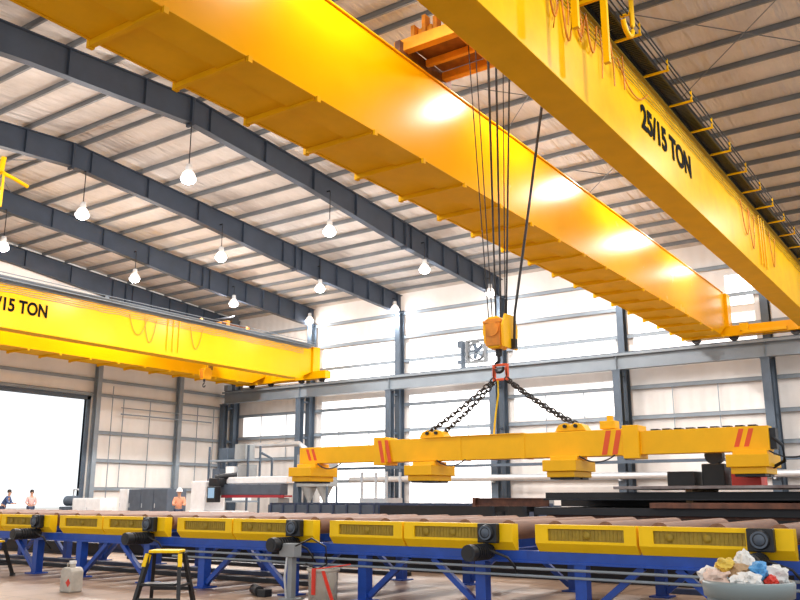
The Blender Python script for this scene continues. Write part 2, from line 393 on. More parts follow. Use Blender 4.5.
rows=[(FR[3]-.2,[(19.4,12.75),(27.5,12.85),(35.2,12.85),(42.2,13.0)]),(FR[4]-.2,[(20.1,13.0),(28.0,13.0),(35.6,12.95),(43.0,13.1)]),(FR[5]-.2,[(20.95,13.05),(28.6,13.15),(36.1,13.15),(43.3,13.3)]),
      (FR[2]-.2,[(11.5,12.9),(19.4,12.9),(27.5,12.9),(35.2,12.9),(42.0,13.0)]),(FR[1]-.2,[(11.5,12.9),(19.4,12.9),(27.5,12.9),(35.2,12.9),(42,13.)]),(FR[0]-.2,[(3.5,12.9),(11.5,12.9),(19.4,12.9),(27.5,12.9),(35.2,12.9)]),
      (FR[3]-.2,[(11.5,12.9)]),(FR[4]-.2,[(11.5,13)])]
where={(0,0):'directly below the ridge on the first rafter seen left of the cranes',(0,1):'second from the ridge on the first rafter left of the cranes',(0,2):'third from the ridge on the first rafter left of the cranes',(0,3):'at the column top behind the hoist ropes',
 (1,0):'below the ridge on the middle visible rafter',(1,1):'second from the ridge on the middle visible rafter',(1,2):'third from the ridge on the middle visible rafter',(1,3):'beside the column top of the middle visible rafter',
 (2,0):'at the left picture edge on the rafter over the far crane',(2,1):'second from the left edge above the far crane',(2,2):'above the hoist of the far crane',(2,3):'beside the column top at the far crane end'}
for ri,(y,L) in enumerate(rows):
    for li,(x,z) in enumerate(L):
        lab='glowing bell lamp '+where[(ri,li)] if (ri,li) in where else 'glowing white bell lamp hidden above the near yellow crane'
        hb=14.95-max(0,abs(x-XR)-1)*.06
        r=make_lamp((x,y,z),min(hb+.2,14.9),lab)
        lamp_light(r,(LP if x<41 else LP*.3)*(.75 if ri==4 else 1),up=.05 if ri in(4,5) else .85)

# ------------------------------------------------------------------ cranes
def make_crane():
    r=empty('overhead_crane',(19.5,8.2,8.86),'near double girder yellow overhead crane marked 25/15 TON crossing the upper right','crane')
    def girder(y0,y1,mat):
        m=MB(); m.box(-3.5,41.2,y0,y1,8.98,11.2)
        m.prism([(41.2,8.98),(42.35,9.5),(42.35,11.2),(41.2,11.2)],'y',y0,y1)
        m.box(-3.5,42.35,y0-.05,y1+.05,11.2,11.24)
        m.k=1; m.box(-3.5,41.2,y0-.012,y1+.012,8.955,8.98)
        return m.build('girder',[mat,M['craneU']],r,bevel=.008)
    g1=girder(9.95,10.67,M['crane']); g2=girder(5.74,6.5,M['craneB'])
    for y in(10.25,6.15):
        m=MB().box(-3.4,42.2,y-.035,y+.035,11.24,11.32); m.build('trolley_rail',M['dark'],r)
    # walkway platform behind girder one
    m=MB(); x=-3.4; 
    while x<41.4:
        m.box(x+.02,x+1.86,10.70,11.80,9.02,9.05); x+=1.88
    m.box(-3.4,42.2,11.78,11.84,9.0,9.12)
    wk=m.build('walkway_platform',M['craneU'],r)
    x=.24
    while x<42:
        m=MB(); m.box(x-.05,x+.05,9.99,11.86,8.90,8.915); m.box(x-.05,x-.035,9.99,11.86,8.915,9.015); m.box(x-.05,x+.05,9.90,9.96,8.86,8.98)
        m.box(x-.06,x+.06,11.82,11.90,8.88,9.10)
        m.build('bracket',M['craneU'],r); x+=1.88
    # railing on the platform far side
    m=MB()
    for z in(9.6,10.1): m.tube([(-3.3,11.82,z),(42.1,11.82,z)],.025)
    x=-3.2
    while x<42: m.box(x-.025,x+.025,11.80,11.84,9.12,10.1); x+=1.88
    m.build('platform_railing',M['crane'],r)
    # catwalk on girder two
    m=MB(); m.box(-3.4,42.2,5.62,5.68,11.08,11.2); m.box(-3.4,42.2,5.28,5.33,11.10,11.22)
    x=-3.3
    while x<42:
        m.box(x,x+.05,5.33,5.62,11.16,11.2); x+=.085
    m.build('catwalk_grating',M['dark'],r)
    for i in range(24):
        x=-2.6+1.9*i
        m=MB(); m.box(x-.03,x+.03,5.05,5.74,11.05,11.09); m.build('catwalk_bracket',M['craneB'],r)
    m=MB()
    for yy,z in((5.2,11.2),(5.08,11.2),(5.08,11.34)): m.tube([(-3.3,yy,z),(42.1,yy,z)],.02)
    m.build('catwalk_rail',M['dark'],r)
    for i in range(24):
        x=-2.6+1.9*i
        m=MB().bar((x,5.08,11.1),(x,5.08,11.36),.04,.04); m.build('rail_post',M['craneB'],r)
    # cable bundle under the catwalk
    m=MB()
    for k in range(5):
        z=10.66+.1*k; pts=[]
        for i in range(90):
            x=-3+.5*i; pts.append((x,5.70,z+.02*math.sin(i*1.7+k)-(.02 if i%3 else 0)))
        m.tube(pts,.012,5)
    m.box(-3,42,5.64,5.735,11.02,11.06)
    m.build('cable_bundle',M['mesh'],r)
    # festoon loops
    m=MB()
    for i in range(16):
        x=5.5+.62*i; m.tube(sag((x,5.66,10.95),(x+.58,5.66,10.95),.6+.55*random.random()+(.5 if i<8 else 0),12),.022,6)
    for x0,w,d in((16.6,2.0,.45),(27.6,1.2,1.0),(28.6,.8,1.3),(31.8,.9,1.2)): m.tube(sag((x0,5.68,10.8),(x0+w,5.68,10.75),d,14),.018,6)
    for i in range(14):
        x=7+.75*i+random.random()*.4; z1=9.6+random.random()*.9
        m.tube([(x,5.68,11),(x+.1*random.random(),5.67,(11+z1)/2),(x+.25*(random.random()-.5),5.68,z1)],.016,5)
    m.build('festoon_cable',M['trolley'],r)
    # yellow J hooks and drop arms
    for x in(12.9,14.4):
        m=MB().bar((x,5.12,11.0),(x,5.12,9.5),.12,.1); m.bar((x,5.12,10.95),(x,5.7,10.95),.08,.08); m.build('festoon_arm',M['craneB'],r)
    pts=[(15.7,5.0,12.4),(15.7,5.0,10.9)]+[(15.7-.3+.3*math.cos(t),5.0,10.9-.35*math.sin(t)) for t in [PI*k/8 for k in range(1,8)]]
    m=MB().tube(pts,.055,8); m.bar((15.7,5.0,11.2),(15.7,5.25,11.2),.05,.05); m.build('cable_guide',M['craneB'],r)
    # drop conduits on the face near the far end
    m=MB()
    for x in(30.2,30.6,31.0): m.tube([(x,5.69,11.0),(x,5.69,9.2)],.03,6)
    m.build('drop_conduit',M['craneB'],r)
    # end truck
    m=MB(); m.box(42.45,43.05,4.6,12.0,9.05,9.55); m.box(42.4,43.1,5.6,6.7,9.5,11.2); m.box(42.4,43.1,9.8,10.9,9.5,11.2)
    et=m.build('end_truck',M['crane'],r,bevel=.02)
    m=MB().box(42.3,42.45,7.2,9.2,9.1,9.25).box(42.3,42.45,8.9,9.3,9.25,9.6); m.build('bumper',M['craneB'],et)
    for y in(5.1,6.9,9.7,11.5):
        m=MB().cyl((42.66,y,9.06),(42.84,y,9.06),.22,20); m.build('wheel',M['dark'],et)
    text('capacity_lettering','25/15 TON',.84,M['ink'],r,(18.15,5.722,9.78),(PI/2,0,0),.028,.004,1.0)
    return r
crane=make_crane()
far=copy_tree(crane); far.location.y+=30.8
tag(far,'far yellow overhead crane by the end wall, its lettering cut by the left edge','crane')
for ch in far.children:
    if ch.name.startswith('capacity_lettering'): ch.location.x+=1.55; ch.scale.x=.81
for ch in list(far.children):
    if ch.name.split('.')[0] in('rail_post','catwalk_bracket','festoon_arm','cable_guide'): bpy.data.objects.remove(ch)
    elif ch.name.startswith(('catwalk_rail','cable_bundle','catwalk_grating')): ch.data=ch.data.copy(); ch.data.materials[0]=M['runway']
    elif ch.name.startswith('girder'): ch.data=ch.data.copy(); ch.data.materials[0]=M['crane']

# trolley
def make_trolley():
    r=empty('hoist_trolley',(15.4,8.2,11.32),'orange hoist trolley riding on top of the near crane above the ropes','hoist trolley')
    m=MB(); m.box(14.6,14.82,6.0,10.3,11.45,11.75); m.box(16.3,16.5,6.0,10.3,11.45,11.65)
    m.box(14.82,16.3,8.55,8.68,11.45,11.66); m.box(15.5,15.62,6.3,10.0,11.45,11.62); m.box(14.82,16.3,7.3,7.45,11.45,11.66)
    m.build('frame',M['tframe'],r,bevel=.015)
    for ya in(10.02,6.2): m=MB(); m.box(14.45,16.75,ya,ya+.14,11.36,11.66); m.build('wheel_beam',M['rust'],r,bevel=.01)
    m=MB().box(14.82,16.3,8.68,10.0,11.66,11.70).box(14.82,15.4,6.3,8.5,11.66,11.70); m.build('deck_plate',M['deck'],r)
    m=MB().cyl((15.75,6.5,12.0),(15.75,8.2,12.0),.30,28); m.build('rope_drum',M['dark'],r)
    m=MB().box(14.78,15.35,9.35,9.75,11.70,12.0); m.box(14.85,15.25,9.4,9.7,12.0,12.08); m.build('gearbox',M['tframe'],r,bevel=.03)
    m=MB().cyl((15.35,9.5,11.9),(16.1,9.5,11.9),.17,24); m.build('motor',M['trolley'],r)
    m=MB()
    for i in range(5): m.box(14.65+.04*i,14.85+.04*i,9.75-.28*i,9.85-.28*i,11.75,12.05+.10*((i*2)%3))
    m.build('resistor_bank',M['trolley'],r)
    for x in(14.75,16.45):
        for y in(6.15,10.25):
            m=MB().cyl((x,y-.05,11.5),(x,y+.05,11.5),.18,20); m.build('wheel',M['dark'],r)
    # ropes
    top=[(15.25,8.68),(15.25,8.5),(15.55,8.30),(15.3,8.2),(15.5,8.08),(15.3,8.0),(15.5,7.9),(15.4,7.66)]
    bt=[(15.3,8.33),(15.4,8.30),(15.45,8.24),(15.35,8.19),(15.45,8.13),(15.35,8.08),(15.45,8.03),(15.4,7.98)]
    for (a,b),(c,d) in zip(top,bt):
        MB().tube([(a,b,11.8),(c,d,4.9)],.022 if b in(8.2,8.08,7.66) else .013,6).build('wire_rope',M['rope'],r)
    return r
trol=make_trolley()
ft=copy_tree(trol); ft.location=(35.7,8.2+30.8,11.32); tag(ft,'small hoist trolley with red and white housings on top of the far crane','hoist trolley')
for ch in list(ft.children):
    if ch.name.startswith('wire_rope'):
        me=ch.data.copy(); ch.data=me
        for v in me.vertices:
            w=v.co.z+11.32
            if w<8: v.co.z=9.0-11.32
def make_hook():
    r=empty('hook_block',(15.4,8.17,4.3),'yellow crane hook block with a black hook hanging above the lifting beam','hook block')
    m=MB(); pr=[(-.24,4.45),(-.26,4.7),(-.24,4.92),(-.1,5.04),(.1,5.04),(.24,4.92),(.26,4.7),(.22,4.5),(.12,4.36),(-.12,4.36)]
    m.prism([(y+8.2,z) for y,z in pr],'x',15.22,15.58); m.build('sheave_housing',M['lift'],r,bevel=.03)
    m=MB().prism([(15.1,4.35),(15.7,4.35),(15.74,4.8),(15.6,5.06),(15.2,5.06),(15.06,4.8)],'y',7.88,7.93); m.build('cheek_plate',M['lift'],r,bevel=.01)
    m=MB().box(15.19,15.215,8.02,8.36,4.42,4.98); m.box(15.18,15.22,7.97,8.42,4.9,4.95); m.build('front_cover',M['trolley'],r)
    m=MB().cyl((15.17,8.2,4.76),(15.7,8.2,4.76),.15,24); m.build('sheave_pin',M['trolley'],r)
    m=MB().cyl((15.4,8.17,4.36),(15.4,8.17,4.22),.07,16)
    pts=[(15.4,8.17,4.24),(15.4,8.17,4.12)]+[(15.4,8.17+.10*math.sin(t)-.0,3.99+.11*math.cos(t)) for t in [k*PI*1.5/12 for k in range(0,13)]]
    m.tube(pts,.034,8); m.build('hook',M['dark'],r)
    return r
hook=make_hook()
fh=copy_tree(hook); fh.location=(35.3,39.0,8.35); tag(fh,'small hook block hanging just below the far crane girders','hook block')
# power cable of magnets
m=MB().tube([(15.9,6.9,11.7),(15.85,7.1,10.2),(15.6,7.55,6.9),(15.45,7.80,5.1),(15.45,7.83,4.5)],.03,8); m.box(15.4,15.5,7.78,7.9,4.35,4.55)
tag(m.build('power_cable',M['rope']),'dark slanting cable from the near trolley down beside the hook block','cable')

# chain sling
r=empty('chain_sling',(15.4,8.15,2.7),'orange red master link with four dark chains spreading down to the lifting beam','chain sling')
m=MB()
for dy in(-.13,.13): m.bar((15.4,8.14+dy,3.98),(15.4,8.14+dy*1.15,3.78),.055,.06); m.bar((15.4,8.14+dy*1.15,4.05),(15.4,8.14+dy*1.15,3.7),.06,.06)
m.bar((15.4,8.29,3.73),(15.4,7.99,3.73),.05,.05); m.bar((15.4,8.29,4.03),(15.4,7.99,4.03),.05,.05)
m.build('master_link',M['link'],r,bevel=.01)
def chain(p,q,nm='chain_leg'):
    p=Vector(p);q=Vector(q); d=q-p; n=int(d.length/.092); m=MB()
    for i in range(n):
        c=p.lerp(q,(i+.5)/n)-Vector((0,0,.05*4*((i+.5)/n)*(1-(i+.5)/n)))
        m.link(c,d,(1,0,0) if i%2 else (0,.5,1),.125,.085,.016)
    m.build(nm,M['chain'],r)
chain((15.38,8.28,3.75),(15.3,9.85,2.72)); chain((15.42,8.26,3.72),(15.5,9.62,2.70))
chain((15.38,8.02,3.75),(15.3,6.62,2.78)); chain((15.42,8.0,3.72),(15.5,6.55,2.74))

# ------------------------------------------------------------------ lifting beam with magnets
def make_lifter():
    r=empty('lifting_spreader',(15.4,8.2,1.7),'long yellow telescopic lifting beam with red stripes and four magnets hung over the conveyors','lifting beam')
    B=.2
    m=MB(); m.box(15.4-B,15.4+B,5.55,10.9,2.11,2.59); 
    for y in(5.5,7.55,9.0,10.85): m.box(15.4-B-.012,15.4+B+.012,y,y+.08,2.10,2.60)
    m.box(15.4-B-.03,15.4+B+.03,7.55,9.9,2.585,2.605); m.build('main_beam',M['lift'],r,bevel=.008)
    for y0,y1 in((5.25,5.55),(10.9,11.22)):
        m=MB(); m.box(15.4-B-.035,15.4+B+.035,y0,y1,2.05,2.65); m.build('end_collar',M['lift'],r,bevel=.01)
    m=MB(); m.box(15.25,15.55,3.05,5.25,2.12,2.54); m.build('extension_arm',M['lift'],r,bevel=.008)
    m=MB(); m.box(15.25,15.55,11.22,13.45,2.13,2.50); m.build('extension_arm',M['lift'],r,bevel=.008)
    def stripes(y,z0,z1,x,w=.1,g=.2):
        m=MB()
        for k in range(2):
            yy=y-k*g; dy=.1
            m.add([(x,yy,z0),(x,yy-w,z0),(x,yy-w-dy*STR,z1),(x,yy-dy*STR,z1),(x-.006,yy,z0),(x-.006,yy-w,z0),(x-.006,yy-w-dy*STR,z1),(x-.006,yy-dy*STR,z1)],[(0,1,2,3),(7,6,5,4),(0,4,5,1),(1,5,6,2),(2,6,7,3),(3,7,4,0)])
        m.build('red_stripe',M['stripe'],r)
    global STR
    STR=1; stripes(5.97,2.13,2.57,15.4-B); stripes(3.62,2.2,2.5,15.25,.08,.16)
    STR=-1; stripes(11.0,2.1,2.58,15.4-B-.035,.09,.18); stripes(13.15,2.2,2.46,15.25,.08,.16)
    # lugs
    for y in(9.75,6.6):
        m=MB().prism([(y-.32,2.6),(y+.32,2.6),(y+.24,2.72),(y+.1,2.76),(y,2.70),(y-.1,2.76),(y-.24,2.72)],'x',15.25,15.55); m.build('lifting_lug',M['lift'],r,bevel=.008)
        m=MB().cyl((15.2,y+.1,2.69),(15.6,y+.1,2.69),.035,12).cyl((15.2,y-.12,2.69),(15.6,y-.12,2.69),.035,12); m.build('lug_pin',M['dark'],r)
    m=MB().box(15.28,15.52,5.72,6.02,2.61,2.76).box(15.35,15.45,5.8,5.9,2.76,2.86); m.build('junction_box',M['lift'],r,bevel=.01)
    m=MB()
    for k in range(9): m.box(15.3,15.5,3.25+.21*k,3.38+.21*k,2.545,2.57)
    m.build('cable_clip',M['dark'],r)
    m=MB().tube([(15.35,8.18,3.7),(15.25,8.13,3.4),(15.28,8.22,3.0),(15.3,8.28,2.62)],.02,6); m.build('yellow_hose',M['conv'],r)
    # magnets
    for i,(y,zb) in enumerate(((13.15,1.70),(9.9,1.68),(6.72,1.71),(3.36,1.72))):
        mg=bpy.data.objects.new('magnet',None)
        m=MB(); m.box(15.27,15.53,y-.22,y+.22,2.02,2.16); m.box(14.92,15.88,y-.34,y+.34,zb+.13,zb+.34)
        m.box(15.15,15.65,y-.28,y+.28,zb+.34,zb+.42)
        o=m.build('magnet',M['lift'],r,bevel=.012)
        m=MB(); m.box(14.98,15.82,y-.28,y+.28,zb+.02,zb+.13); m.build('pole_shoe',M['lift'],o,bevel=.01)
        m=MB(); m.box(15.05,15.35,y-.24,y+.24,zb-.02,zb+.02); m.box(15.45,15.75,y-.24,y+.24,zb-.02,zb+.02); m.build('pole_face',M['dark'],o)
        m=MB(); m.box(15.28,15.32,y-.2,y+.2,zb+.42,2.04); m.box(15.48,15.52,y-.2,y+.2,zb+.42,2.04); m.box(15.3,15.5,y-.08,y+.08,zb+.4,2.04); m.build('hanger',M['lift'],o)
        m=MB(); m.tube(sag((15.2,y-.3,2.12),(15.2,y-1.0,2.12),.12),.014,6); m.build('magnet_cable',M['dark'],o)
    m=MB().box(15.3,15.5,2.95,3.05,2.15,2.5); m.tube([(15.3,3.0,2.35),(15.28,2.85,2.2),(15.3,2.85,1.95),(15.35,3.05,1.85)],.03,8); m.build('end_cap',M['dark'],r)
    return r
make_lifter()

# ------------------------------------------------------------------ conveyors
CX=9.4; CW=3.0; PITCH=3.13; LEN=2.82
def make_conveyor():
    r=empty('roller_conveyor',(CX,0,0),'','roller conveyor','roller conveyor sections in a row')
    # side beams
    m=MB().box(CX+.10,CX+.28,-.13,3.0,.60,.735); m.box(CX+.06,CX+.30,-.13,3.0,.60,.62); m.build('side_beam',M['blue'],r)
    m=MB().box(CX+CW-.15,CX+CW,-.13,3.0,.60,.95); m.build('side_beam',M['blue'],r)
    for y in(.50,2.32):
        m=MB().box(CX+.08,CX+.22,y-.07,y+.07,.015,.6).box(CX+.0,CX+.30,y-.14,y+.14,.001,.02); m.build('leg',M['blue'],r)
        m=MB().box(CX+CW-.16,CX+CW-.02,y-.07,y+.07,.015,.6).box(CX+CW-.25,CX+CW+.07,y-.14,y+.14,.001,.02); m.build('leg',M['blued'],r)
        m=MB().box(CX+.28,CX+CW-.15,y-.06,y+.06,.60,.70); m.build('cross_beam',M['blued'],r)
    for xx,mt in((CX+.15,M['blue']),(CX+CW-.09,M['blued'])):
        m=MB().bar((xx,.58,.08),(xx,1.22,.6),.07,.07,up=(1,0,0)); m.build('brace',mt,r)
        m=MB().bar((xx,2.24,.08),(xx,1.6,.6),.07,.07,up=(1,0,0)); m.build('brace',mt,r)
    # guards with mesh windows
    for y0,y1,w0,w1 in((.0,1.58,.46,1.42),(1.61,2.83,1.75,2.67)):
        m=MB(); zt,zk=1.045,.835
        t=.02
        # front panel frame
        m.box(CX,CX+t,y0,w0,zk,zt); m.box(CX,CX+t,w1,y1,zk,zt); m.box(CX,CX+t,w0,w1,zk,.865); m.box(CX,CX+t,w0,w1,1.0,zt)
        # chamfered lower panel, top and ends
        m.prism([(CX,zk),(CX+t,zk),(CX+.09+t,.735),(CX+.09,.735)],'y',y0,y1)
        m.box(CX+t,CX+.15,y0,y1,zt-t,zt)
        for a in(y0,y1-t): m.prism([(CX+t,zk),(CX+t,zt-t),(CX+.15,zt-t),(CX+.15,.735),(CX+.09+t,.735)],'y',a,a+t)
        g=m.build('side_guard',M['conv'],r)
        m=MB().box(CX+.03,CX+.04,w0-.01,w1+.01,.855,1.01)
        n=int((w1-w0)/.045)
        for k in range(n+1): m.box(CX+.022,CX+.03,w0+k*.045-.004,w0+k*.045+.004,.865,1.0)
        m.build('guard_mesh',M['mesh'],g)
        for yy in ((.85,1.25) if y0<1 else (2.2,)): m=MB().lathe([(0,-.0),(.045,0),(.045,.01),(0,.01)],(CX+.012,yy,.93),18,'x'); m.build('sprocket',M['mesh'],g)
    # rollers
    for k in range(5):
        y=.17+.626*k
        m=MB(); xs_=[CX+.24,CX+CW-.16]
        m.cyl((xs_[0],y,.965),(xs_[1],y,.965),.12,22); m.cyl((xs_[0]-.08,y,.965),(xs_[1]+.12,y,.965),.035,10)
        m.build('roller',M['roller'],r)
    m=MB().cyl((CX+.3,2.9,.96),(CX+CW-.2,2.9,.96),.07,16); m.build('idler_roller',M['roller'],r)
    # drive
    m=MB().box(CX-.10,CX-.002,.17,.43,.82,1.05); m.lathe([(0,-.04),(.085,-.04),(.1,-.0),(.1,.02)],(CX-.10,.30,.94),24,'x'); m.build('gearbox',M['dark'],r,bevel=.012)
    m=MB().lathe([(0,-.045),(.05,-.045),(.06,-.03)],(CX-.10,.30,.94),20,'x').lathe([(.065,-.042),(.085,-.042)],(CX-.103,.30,.94),20,'x'); m.build('shaft_cap',M['machine'],r)
    m=MB(); m.cyl((CX-.42,.33,.72),(CX+.02,.33,.72),.085,22)
    for k in range(7): m.cyl((CX-.36+.05*k,.33,.72),(CX-.345+.05*k,.33,.72),.098,22)
    m.cyl((CX-.50,.33,.72),(CX-.42,.33,.72),.095,22,r2=.1); m.box(CX-.30,CX-.12,.39,.47,.66,.80)
    m.build('motor',M['dark'],r)
    m=MB().cyl((CX-.505,.33,.72),(CX-.50,.33,.72),.06,20); m.build('fan_cover',M['black'],r)
    m=MB().tube([(CX-.15,.43,.72),(CX-.12,.25,.74),(CX-.08,.03,.66),(CX-.05,-.05,.55),(CX+.05,-.02,.46)],.016,6); m.build('motor_cable',M['black'],r)
    return r
cv=make_conveyor()
labs={0:'roller conveyor section with yellow guards directly behind the grey trash bin',1:'roller conveyor section with yellow guards in the middle, below the right hoist chain',2:'roller conveyor section with yellow guards behind the grey electrical box',
      3:'roller conveyor section with yellow guards above and left of the black step stool',4:'roller conveyor section second from the left edge, left of the jug',5:'roller conveyor section cut by the left edge of the photo',-1:'roller conveyor section cut by the right edge, beyond the trash bin',6:'farthest roller conveyor section, beyond the left edge'}
for k in range(-1,6):
    c=cv if k==0 else copy_tree(cv)
    c.location=(CX,1.74+PITCH*k,0); c['label']=labs[k]
for zz,xx,nm in((.545,CX-.03,0),(.46,CX+.0,1)):
    m=MB().tube([(xx,-1,zz),(xx,10.9,zz+.0)],.016,8)
    tag(m.build('conduit_pipe',M['girt']),['upper of two thin silver conduits along the conveyor legs','lower of two thin silver conduits along the conveyor legs'][nm],'pipe')

# electrical box on post
r=empty('control_post',(9.15,8.45,0),'grey electrical box on a post in front of the conveyor beside the black motor','electrical box')
m=MB().box(9.1,9.19,8.41,8.49,0,.6).box(9.02,9.27,8.33,8.57,0,.02); m.build('post',M['grey'],r)
m=MB().box(9.04,9.2,8.33,8.6,.56,.74); m.build('enclosure',M['grey'],r,bevel=.008)
m=MB().tube([(9.1,8.5,.56),(9.08,8.52,.3),(9.1,8.5,.02)],.018,6); m.build('conduit',M['silver'],r)
m=MB().tube([(9.08,8.36,.7),(9.02,8.0,.82),(9.02,7.75,.72),(9.05,7.75,.5),(9.1,7.95,.42),(9.15,8.2,.48)],.012,6); m.build('flexible_cable',M['black'],r)

r.location.y-=.30
# ------------------------------------------------------------------ stock behind the conveyors
def trestle(x0,x1,y,h,label):
    r=empty('steel_trestle',((x0+x1)/2,y,0),label,'trestle','dark trestles under the steel plates')
    m=MB().box(x0,x1,y-.06,y+.06,h-.12,h); m.build('top_rail',M['dark'],r)
    for x in(x0+.1,x1-.1):
        for s in(-1,1): m=MB().bar((x,y,h-.1),(x,y+.25*s,0.03),.07,.07); m.build('leg',M['dark'],r)
for i,y in enumerate((.2,2.4,4.6,6.6)): trestle(14.6,17.2,y,.82,'dark steel trestle standing under the stacked plates')
plates=[(.82,1.0,-1,7.4,14.6,17.0,'black','bottom black plate bundle of the stack behind the right conveyor'),(1.0,1.05,-1,6.9,14.7,17.1,'rust','rusty plate lying on the bottom bundle of the right stack'),
 (1.05,1.18,-1,7.1,14.6,17.1,'black','black plate bundle in the middle of the right stack'),(1.18,1.27,-1,4.9,14.5,16.9,'rust','rust brown plate edge facing front in the right stack'),
 (1.18,1.31,-1,7.6,16.91,17.3,'black','black plate edge behind the rust brown plate of the right stack'),(1.31,1.34,-1,7.0,14.8,17.2,'dark','thin dark plate near the top of the right stack'),(1.34,1.45,-1,7.05,15.0,17.2,'black','thick black plate near the top of the right stack'),(1.50,1.55,-1,5.6,14.7,17.1,'plate','grey topmost plate of the right stack')]
for z0,z1,y0,y1,x0,x1,mt,lb in plates:
    m=MB().box(x0,x1,y0,y1,z0,z1); tag(m.build('steel_plate',M[mt],None,bevel=.004),lb,'steel plate','steel plates stacked behind the right conveyor')
for zz,(a,b) in ((1.27,(1.27,1.31)),(1.45,(1.45,1.5))):
    for y in(.6,4.4):
        m=MB().box(15.1,16.8,y-.06,y+.06,a,b); tag(m.build('timber_spacer',M['card']),'timber spacer between the stacked plates','spacer','timber spacers between plates')
m=MB().ibeam((15.3,7.12,1.27),(15.3,8.75,1.27),.16,.14,.012,.016); m.box(15.2,15.4,8.7,8.76,1.18,1.36)
tag(m.build('rusty_bar',M['rust']),'rust brown steel section jutting left out of the plate stack','steel bar')
for x,y,lb in((15.3,8.2,'trestle under the left end of the rust brown bar'),(15.3,7.5,'trestle under the middle of the rust brown bar')):
    r=empty('support_stand',(x,y,0),'dark '+lb,'trestle')
    MB().box(x-.3,x+.3,y-.05,y+.05,1.09,1.19).build('top_rail',M['dark'],r)
    for s in(-1,1): MB().bar((x+.2*s,y,1.1),(x+.3*s,y,.0),.07,.07).build('leg',M['dark'],r)
# long bars on floor
for i,(x,y0,y1,mt) in enumerate(((13.9,-1,9.5,'black'),(14.35,-1,12.5,'dark'),(13.75,11,17.5,'dark'),(14.4,13.2,20,'navy'),(13.2,17.8,24,'black'),(17.8,-1,12,'black'),(18.6,9,20,'dark'))):
    m=MB().ibeam((x,y0,.2),(x,y1,.2),.36 if i<2 or i==5 else .3,.26,.02,.03)
    for v in m.v: v.z+=-.02 if i<2 or i==5 else -.05
    tag(m.build('steel_bar',M[mt]),['black long beam on the floor nearest the conveyor legs','dark long beam lying just behind the nearest floor beam','dark floor beam seen between the legs left of the electrical box','navy floor beam behind the black step stool','black floor beam at the far left under the conveyor','black floor beam under the steel plate stack','dark floor beam beyond the electrical box'][i],'steel beam')
for i,(x,y0,y1) in enumerate(((10.6,9.0,21),(11.5,9.6,20),(15.6,10.0,22),(16.4,9.4,24),(12.9,8.8,16.5),(12.8,-1,4.2))):  # thin dark strips stand in for rail and pallet shadows on the floor
    tag(MB().box(x,x+.16,y0,y1,.001,.07).build('shade_strip',M['navy' if i%2 else 'dark']),'long dark flat bar lying on the floor among the conveyor legs','steel bar','flat bars on the floor')
# cutting table (slatted bed)
r=empty('cutting_table',(19.0,14,0),'dark blue slatted cutting table running behind the conveyor below the lifting beam','cutting table')
m=MB().box(18.0,18.06,13.2,17.0,.75,1.17).box(20.0,20.06,9.0,17.0,.75,1.17).box(18.06,20.0,16.94,17.0,.75,1.17).box(18.0,20.06,9.0,17.0,.70,.75); m.build('tray',M['machine'],r)
m=MB().box(18.0,18.06,9.0,13.1,.75,1.17); m.build('front_panel',M['black'],r)
for i in range(18):
    y=9.2+.45*i; m=MB().box(17.97 if y>13.2 else 18.06,20.0,y,y+.05,.76,1.22); m.build('slat_rib',M['navy'],r)
for x in(18.2,19.8):
    for y in(9.3,12,14.8,16.7): MB().box(x-.06,x+.06,y-.06,y+.06,0,.7).build('leg',M['dark'],r)
# plasma gantry machine
r=empty('cutting_machine',(22,23,0),'white and slate gantry cutting machine with a monitor and red stripe beside the worker','cutting machine')
m=MB().box(21.4,22.6,23.3,25.25,.0,.9); m.box(21.5,22.5,24.45,25.2,.9,1.95); m.build('carriage',M['white'],r,bevel=.04)
m=MB().box(21.9,22.3,21.2,24.45,1.45,1.82); m.build('gantry_beam',M['machine'],r,bevel=.02)
m=MB().box(21.85,21.9,21.0,24.0,1.36,1.45).box(21.88,22.3,21.0,24.0,1.38,1.44); m.build('red_rail',M['redd'],r)
m=MB().box(22.0,22.4,21.0,24.3,1.85,2.08); m.build('cable_tray',M['white'],r,bevel=.02)
m=MB().box(21.35,21.6,23.75,24.2,1.2,1.75); sc=m.build('control_console',M['dark'],r,bevel=.02)
MB().box(21.34,21.35,23.82,24.13,1.35,1.7).build('monitor_screen',M['screen'],sc)
m=MB().box(21.6,22.1,23.9,24.4,1.75,2.05).cyl((21.7,24.2,2.05),(22.3,23.7,2.15),.12,12); m.build('torch_head',M['dark'],r,bevel=.03)
m=MB().box(21.8,22.4,21.2,21.6,0,1.36); m.build('end_leg',M['grey'],r,bevel=.02)
m=MB().tube([(22.2,21.9,2.05),(22.2,21.9,2.7),(22.2,22.4,2.9)],.05,8); m.build('hose_mast',M['steel'],r)
r.location.y-=1.05
# cabinets near end wall
def cab(name,x0,x1,y0,y1,z1,mt,label,cat,legs=False,door=True):
    r=empty(name,((x0+x1)/2,(y0+y1)/2,0),label,cat)
    MB().box(x0,x1,y0,y1,.08,z1).build('body',M[mt],r,bevel=.02)
    MB().box(x0+.05,x1-.05,y0+.05,y1-.05,0,.08).build('plinth',M['dark'],r)
    if door:
        n=max(1,int((y1-y0)/.8))
        for i in range(n):
            a=y0+(y1-y0)*i/n+.03; b=y0+(y1-y0)*(i+1)/n-.03
            d=MB().box(x0-.02,x0,a,b,.15,z1-.06).build('door',M[mt],r); MB().box(x0-.05,x0-.02,b-.1,b-.07,z1*.5,z1*.5+.2).build('handle',M['silver'],d)
    return r
cab('machine_cabinet',28.0,29.2,33.1,36.0,1.78,'machine','slate blue machine cabinet standing left of the worker in the hard hat','cabinet')
cab('white_cabinet',28.2,29.0,36.3,37.0,1.8,'white','tall white cabinet beside the slate blue machine cabinet','cabinet')
